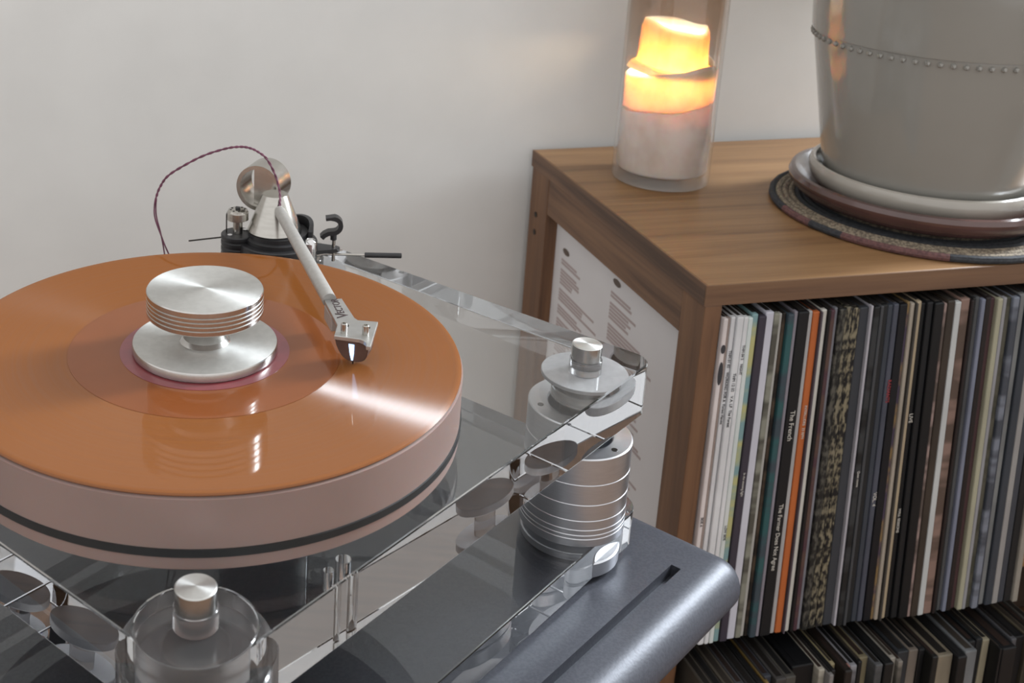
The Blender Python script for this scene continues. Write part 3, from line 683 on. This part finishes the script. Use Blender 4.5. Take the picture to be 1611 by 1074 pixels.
# chrome cueing post, arm rest and lever on the right
cp = A3(.0236, 0, -.0130)
ch = obj('cueing_post', lathe([(.0048, ZP - ZR + .0003), (.0048, -.0095), (.0052, -.0090), (.0052, -.0030), (.0044, -.0014), (.0030, -.0004), (.0016, .0004), (.0, .0006)], (cp.x, cp.y, ZR), 32), M_chrome, arm)
bm = bmesh.new(); pp = [(.012, -.018), (.024, -.0085), (.0400, -.0045), (.0440, -.0035), (.0462, -.001), (.0462, .0015), (.0440, .004), (.0400, .0050), (.020, .012)]
lo = [bm.verts.new(A3(s, -.0146, d_)) for s, d_ in pp]; hi = [bm.verts.new(A3(s, -.0118, d_)) for s, d_ in pp]
bm.faces.new(lo); bm.faces.new(hi)
for i in range(len(pp)): bm.faces.new((lo[i], lo[(i + 1) % len(pp)], hi[(i + 1) % len(pp)], hi[i]))
rest = obj('rest_arm', bm, M_black, arm)
rp_ = A3(.0416, 0); obj('rest_post', cyl(.0013, -.0225, -.0020, (rp_.x, rp_.y, ZR), 16), M_steel, rest)
bm = bmesh.new(); ring = []
path = [(.0352, .0112), (.0385, .0117)] + [(.0408 + .0056 * math.cos(math.radians(a)), .0062 + .0056 * math.sin(math.radians(a))) for a in range(80, -81, -16)] + [(.0375, .0002), (.0345, -.0014), (.0325, -.0036)]
for i, (s, z) in enumerate(path):
    j0, j1 = path[max(i - 1, 0)], path[min(i + 1, len(path) - 1)]; tx, tz = j1[0] - j0[0], j1[1] - j0[1]; l = math.hypot(tx, tz); nx, nz = -tz / l, tx / l
    w_ = .0011 if i < 2 else .0017
    for sg, dd in ((-1, -.0036), (1, -.0036), (1, .0036), (-1, .0036)): ring.append(bm.verts.new(A3(s + nx * w_ * sg, z + nz * w_ * sg, dd)))
for i in range(len(path) - 1):
    for q_ in range(4): bm.faces.new((ring[i * 4 + q_], ring[i * 4 + (q_ + 1) % 4], ring[i * 4 + 4 + (q_ + 1) % 4], ring[i * 4 + 4 + q_]))
bm.faces.new(ring[:4]); bm.faces.new(ring[-4:])
obj('rest_clip', bm, M_black, rest)
lc = A3(.0413, 0); obj('clip_collar', cyl(.0024, -.0055, .0010, (lc.x, lc.y, ZR), 16), M_black, rest)
lv = obj('cueing_lever', tube([A3(.0285, -.0185), A3(.0350, -.0172), A3(.0660, -.0175)], [.0016, .0010, .0009], 10), M_steel, arm)
obj('lever_grip', tube([A3(.0648, -.0175), A3(.0651, -.0175), A3(.0922, -.0175), A3(.0925, -.0175)], [.0014, .0020, .0020, .0015], 14), M_black, lv)
# twisted plum tonearm wire looping up and down behind the platter
W = [(.0009, .0226, -.018), (.0012, .0270, -.012), (.0007, .0330, -.004), (-.0028, .0442, 0), (-.009, .0562, 0), (-.016, .0619, 0), (-.0229, .0647, 0), (-.0312, .065, 0), (-.0413, .0629, 0), (-.0552, .0578, 0),
     (-.069, .0502, 0), (-.0806, .0422, 0), (-.0862, .0343, 0), (-.0896, .0253, 0), (-.0906, .0154, 0), (-.0898, .0079, 0), (-.087, -.002, 0), (-.0843, -.0121, 0), (-.0822, -.0200, 0), (-.0795, -.0320, 0), (-.077, -.0510, 0)]
def catmull(P, n=8):
    o = []
    for i in range(len(P) - 1):
        a, b, c, d = (Vector(P[max(i - 1, 0)]), Vector(P[i]), Vector(P[i + 1]), Vector(P[min(i + 2, len(P) - 1)]))
        for k in range(n):
            t = k / n; o.append(.5 * ((2 * b) + (c - a) * t + (2 * a - 5 * b + 4 * c - d) * t * t + (3 * b - a - 3 * c + d) * t ** 3))
    o.append(Vector(P[-1])); return o
C_ = catmull(W); nC = len(C_)
wr = None
for ph in (0, PI):
    path = []
    for i, p in enumerate(C_):
        t = (C_[min(i + 1, nC - 1)] - C_[max(i - 1, 0)]).normalized(); s1 = Vector((0, 1, 0)); u1 = t.cross(Vector((1, 0, 0)) if abs(t.x) < .7 else Vector((0, 0, 1)))
        f = i / nC; tw = ph + i * .95
        r_ = .00048 if f < .66 else .00048 + (f - .66) * .0075
        if f > .66: tw = ph + .66 * nC * .95 + (f - .66) * 9
        nrm = Vector((-t.y, t.x, 0)) if abs(t.z) < .2 else Vector((1, 0, 0))
        perp = Vector((-t.z, 0, t.x)) if math.hypot(t.x, t.z) > 1e-4 else Vector((1, 0, 0))
        # coordinates here are (s, dz, depth)
        pr = Vector((-t.y, t.x, 0)).normalized() if math.hypot(t.x, t.y) > 1e-5 else Vector((1, 0, 0))
        q = p + pr * math.cos(tw) * r_ + Vector((0, 0, 1)) * math.sin(tw) * r_
        path.append(A3(q.x, q.y, q.z))
    obj('signal_wire', tube(path, .00055, 6), M_wire, arm)

# ------------------------------------------------------------------ candle in its glass
gx, gy, gz = 0.0915, -0.1205, TOP
GL = thing('hurricane_glass', (gx, gy, gz), 'tall clear glass cylinder holding a lit candle on the oak cabinet', 'glass vase')
obj('glass_wall', lathe([(.0, .0003), (.0440, .0003), (.0462, .0014), (.0472, .0040), (.0474, .0090), (.0474, .2995), (.0468, .3000), (.0446, .3000), (.0446, .0150), (.0430, .0120), (.0, .0110)], (gx, gy, gz), 96), M_glass, GL)
cn = thing('pillar_candle', (gx, gy, gz + .0125), 'lit white wax candle, partly burnt down, inside the tall glass cylinder', 'candle')
def uneven(prof, amp, seed, lift=lambda a: 0.0):
    """lathe with a ragged wobble on points flagged by a third value"""
    bm = bmesh.new(); seg = 72; rings = []; rd = random.Random(seed); ph = [rd.uniform(0, 6.28) for _ in range(4)]
    for r, z, w in prof:
        if r < 1e-6: rings.append([bm.verts.new((gx, gy, gz + z))]); continue
        R_ = []
        for i in range(seg):
            a = 2 * PI * i / seg
            n_ = sum(math.sin((k + 2) * a + ph[k]) / (k + 1.5) for k in range(4))
            R_.append(bm.verts.new((gx + r * math.cos(a), gy + r * math.sin(a), gz + z + w * (amp * n_ + lift(a)))))
        rings.append(R_)
    for a, b in zip(rings[:-1], rings[1:]):
        for i in range(seg):
            j = (i + 1) % seg
            if len(a) == 1: bm.faces.new((a[0], b[j], b[i]))
            elif len(b) == 1: bm.faces.new((a[i], a[j], b[0]))
            else: bm.faces.new((a[i], a[j], b[j], b[i]))
    return bm
tilt = lambda a: .008 * math.cos(a + .4)
obj('lower_wax', uneven([(0, .0125, 0), (.0425, .0125, 0), (.0440, .0150, 0), (.0442, .070, .3), (.0438, .0790, 1), (.0400, .0800, 1), (.034, .0770, .7), (0, .0740, 0)], .0022, 1, tilt), M_wax, cn)
obj('melted_collar', uneven([(.0395, .0780, .6), (.0432, .0800, .6), (.0436, .1140, 1), (.0415, .1170, 1), (.0385, .1130, 1), (.0360, .0780, .6)], .0034, 2, tilt), M_wax, cn)
obj('hollow_top', uneven([(.0385, .1120, .5), (.0425, .1120, .5), (.0400, .1165, .6), (.0345, .1190, .4), (.0332, .1260, 0), (.0322, .1530, .6), (.0295, .1590, 1), (.0268, .1530, 1), (.0280, .1250, 0), (.0310, .1165, .2), (.0385, .1120, .5)], .0026, 3, lambda a: .004 * math.cos(a - 2.6)), M_wax, cn)
obj('wick', tube([(gx, gy, gz + .074), (gx + .0005, gy, gz + .100), (gx + .001, gy, gz + .108)], .0010, 8), M_wick, cn)
fl = obj('flame', lathe([(.0, .104), (.0045, .108), (.0062, .115), (.0050, .124), (.0025, .134), (.0, .142)], (gx, gy, gz), 20), M_flame, cn)

# ------------------------------------------------------------------ flower pot, saucers and mat
px, py = 0.2890, -0.2470
mt = thing('round_coaster', (px, py, TOP), 'round coiled woven mat in grey, tan and plum under the flower pot', 'mat')
coil_m = [speckle(mat('coil_dark', (52, 54, 58), .85), (40, 42, 46), 300, bump=.6, bdist=.001), speckle(mat('coil_tan', (138, 126, 108), .85), (96, 86, 74), 420, .45, .55, bump=.6, bdist=.001), speckle(mat('coil_plum', (104, 72, 70), .85), (84, 58, 58), 300, bump=.6, bdist=.001)]
r = .1280
seq = [0, 1, 1, 1, 0, 0, 0, 1, 0, 1, 1, 0]
for i, ci in enumerate(seq):
    if i == 0:
        # outer coil changes colour round its length
        for a0, a1, m_ in ((150, 172, 0), (172, 190, 2), (190, 205, 0), (205, 244, 2), (244, 510, 0)):
            obj('coil', tube([(px + r * math.cos(math.radians(a)), py + r * math.sin(math.radians(a)), TOP + .0036) for a in [a0 + (a1 - a0) * t / 24 for t in range(25)]], .0034, 8), coil_m[m_], mt)
    else:
        obj('coil', tube([(px + r * math.cos(a * PI / 48), py + r * math.sin(a * PI / 48), TOP + .0036) for a in range(97)], .0034, 8), coil_m[ci], mt)
    r -= .0058 if i < 4 else .0064
MZ = TOP + .0071
bs = obj('brown_saucer', lathe([(.0, .0), (.0780, .0), (.0900, .0012), (.1080, .0080), (.1150, .0160), (.1160, .0215), (.1140, .0255), (.1105, .0262), (.1075, .0240), (.1010, .0140), (.0900, .0085), (.0, .0075)], (px, py, MZ), 128), M_brown, loc=(px, py, MZ))
tag(bs, 'shiny brown glazed saucer on the coiled mat, under the cream saucer', 'saucer')
CZ = MZ + .0088
cs = obj('cream_saucer', lathe([(.0, .0), (.0800, .0), (.0900, .0040), (.0962, .0115), (.0988, .0190), (.0990, .0245), (.0976, .0280), (.0955, .0290), (.0934, .0280), (.0922, .0240), (.0905, .0120), (.0800, .0060), (.0, .0055)], (px, py, CZ), 128), M_cream, loc=(px, py, CZ))
tag(cs, 'cream glazed saucer inside the brown saucer, holding the flower pot', 'saucer')
FZ = CZ + .0062
pot = thing('flower_pot', (px, py, FZ), 'large pale grey glazed flower pot with beaded band on the oak cabinet', 'flower pot')
ZB = 0.969 - FZ
obj('pot_body', lathe([(.0, .0), (.0800, .0), (.0840, .0020), (.0852, .0060), (.0890, .0230), (.1108, ZB - .004), (.1110, ZB), (.1128, ZB + .0006), (.1132, ZB + .003), (.1205, .235), (.1245, .240), (.1250, .250), (.1215, .2525), (.1165, .249), (.1120, .200), (.1010, .100), (.0800, .008), (.0, .008)], (px, py, FZ), 160), M_pot, pot)
bead = None
for i in range(72):
    a = 2 * PI * i / 72
    if bead is None:
        bm = bmesh.new(); bmesh.ops.create_icosphere(bm, subdivisions=1, radius=.0027)
        bm.transform(Matrix.Translation((px + .1112 * math.cos(a), py + .1112 * math.sin(a), FZ + ZB - .0042)))
        bead = obj('bead', bm, M_pot, pot, loc=(px + .1112 * math.cos(a), py + .1112 * math.sin(a), FZ + ZB - .0042))
    else:
        b2 = bead.copy(); col.objects.link(b2); b2.parent = pot
        b2.location = (.1112 * math.cos(a), .1112 * math.sin(a), ZB - .0042)
obj('soil', lathe([(.0, .214), (.06, .216), (.1128, .212), (.1128, .205), (.0, .205)], (px, py, FZ), 64), M_soil, pot)

M_added_leaf = speckle(mat('added_leaf_green', (58, 92, 52), 0.4), (44, 74, 42), 30)  # leaves and stems added above the view to shade the right of the wall
M_added_stem = speckle(mat('added_stem_green', (84, 104, 62), 0.6), (70, 90, 52), 40)
rl = random.Random(11); added_leaf_me = None
for i in range(30):
    az = math.radians(rl.uniform(22, 80)); el = math.radians(rl.uniform(8, 62)); ln_ = rl.uniform(.16, .42)
    b0 = Vector((px + .05 * math.cos(az) * rl.random(), py + .05 * math.sin(az) * rl.random(), FZ + .21))
    dr = Vector((math.cos(az) * math.cos(el), math.sin(az) * math.cos(el), math.sin(el)))
    tip = b0 + dr * ln_ * 1.15
    if tip.y > -.05: tip.y = -.05
    mid = b0.lerp(tip, .55) + Vector((0, 0, .03))
    pth = [b0, b0.lerp(mid, .5) + Vector((0, 0, .006)), mid, mid.lerp(tip, .6) + Vector((0, 0, .004)), tip]
    obj('added_shade_stem', tube(pth, [.0028, .0025, .0022, .0018, .0014], 6), M_added_stem, pot)
    bm = bmesh.new(); n = 8; L_len = rl.uniform(.10, .16); Wd = L_len * .36; rows = []
    dh = Vector((math.cos(az), math.sin(az) * .5, rl.uniform(-.5, .5))).normalized(); side = dh.cross(Vector((0, 0, 1))).normalized(); upv = side.cross(dh)
    for k in range(n + 1):
        t = k / n; w_ = Wd * math.sin(PI * min(1, t * .97 + .03)) ** .8; c_ = tip + dh * L_len * t - Vector((0, 0, .05 * t * t))
        if c_.y > -.012: c_.y = -.012
        row = []
        for q in (-1, -.5, 0, .5, 1):
            p_ = c_ + side * w_ * q + upv * .012 * abs(q)
            if p_.y > -.008: p_.y = -.008
            row.append(bm.verts.new(p_))
        rows.append(row)
    for a, b in zip(rows[:-1], rows[1:]):
        for q in range(4): bm.faces.new((a[q], a[q + 1], b[q + 1], b[q]))
    g_ = bmesh.ops.solidify(bm, geom=bm.faces[:], thickness=.0006)
    obj('added_shade_leaf', bm, M_added_leaf, pot)

for o in list(bpy.data.objects):
    for k_ in ('_w', '_A'):
        if k_ in o.keys(): del o[k_]
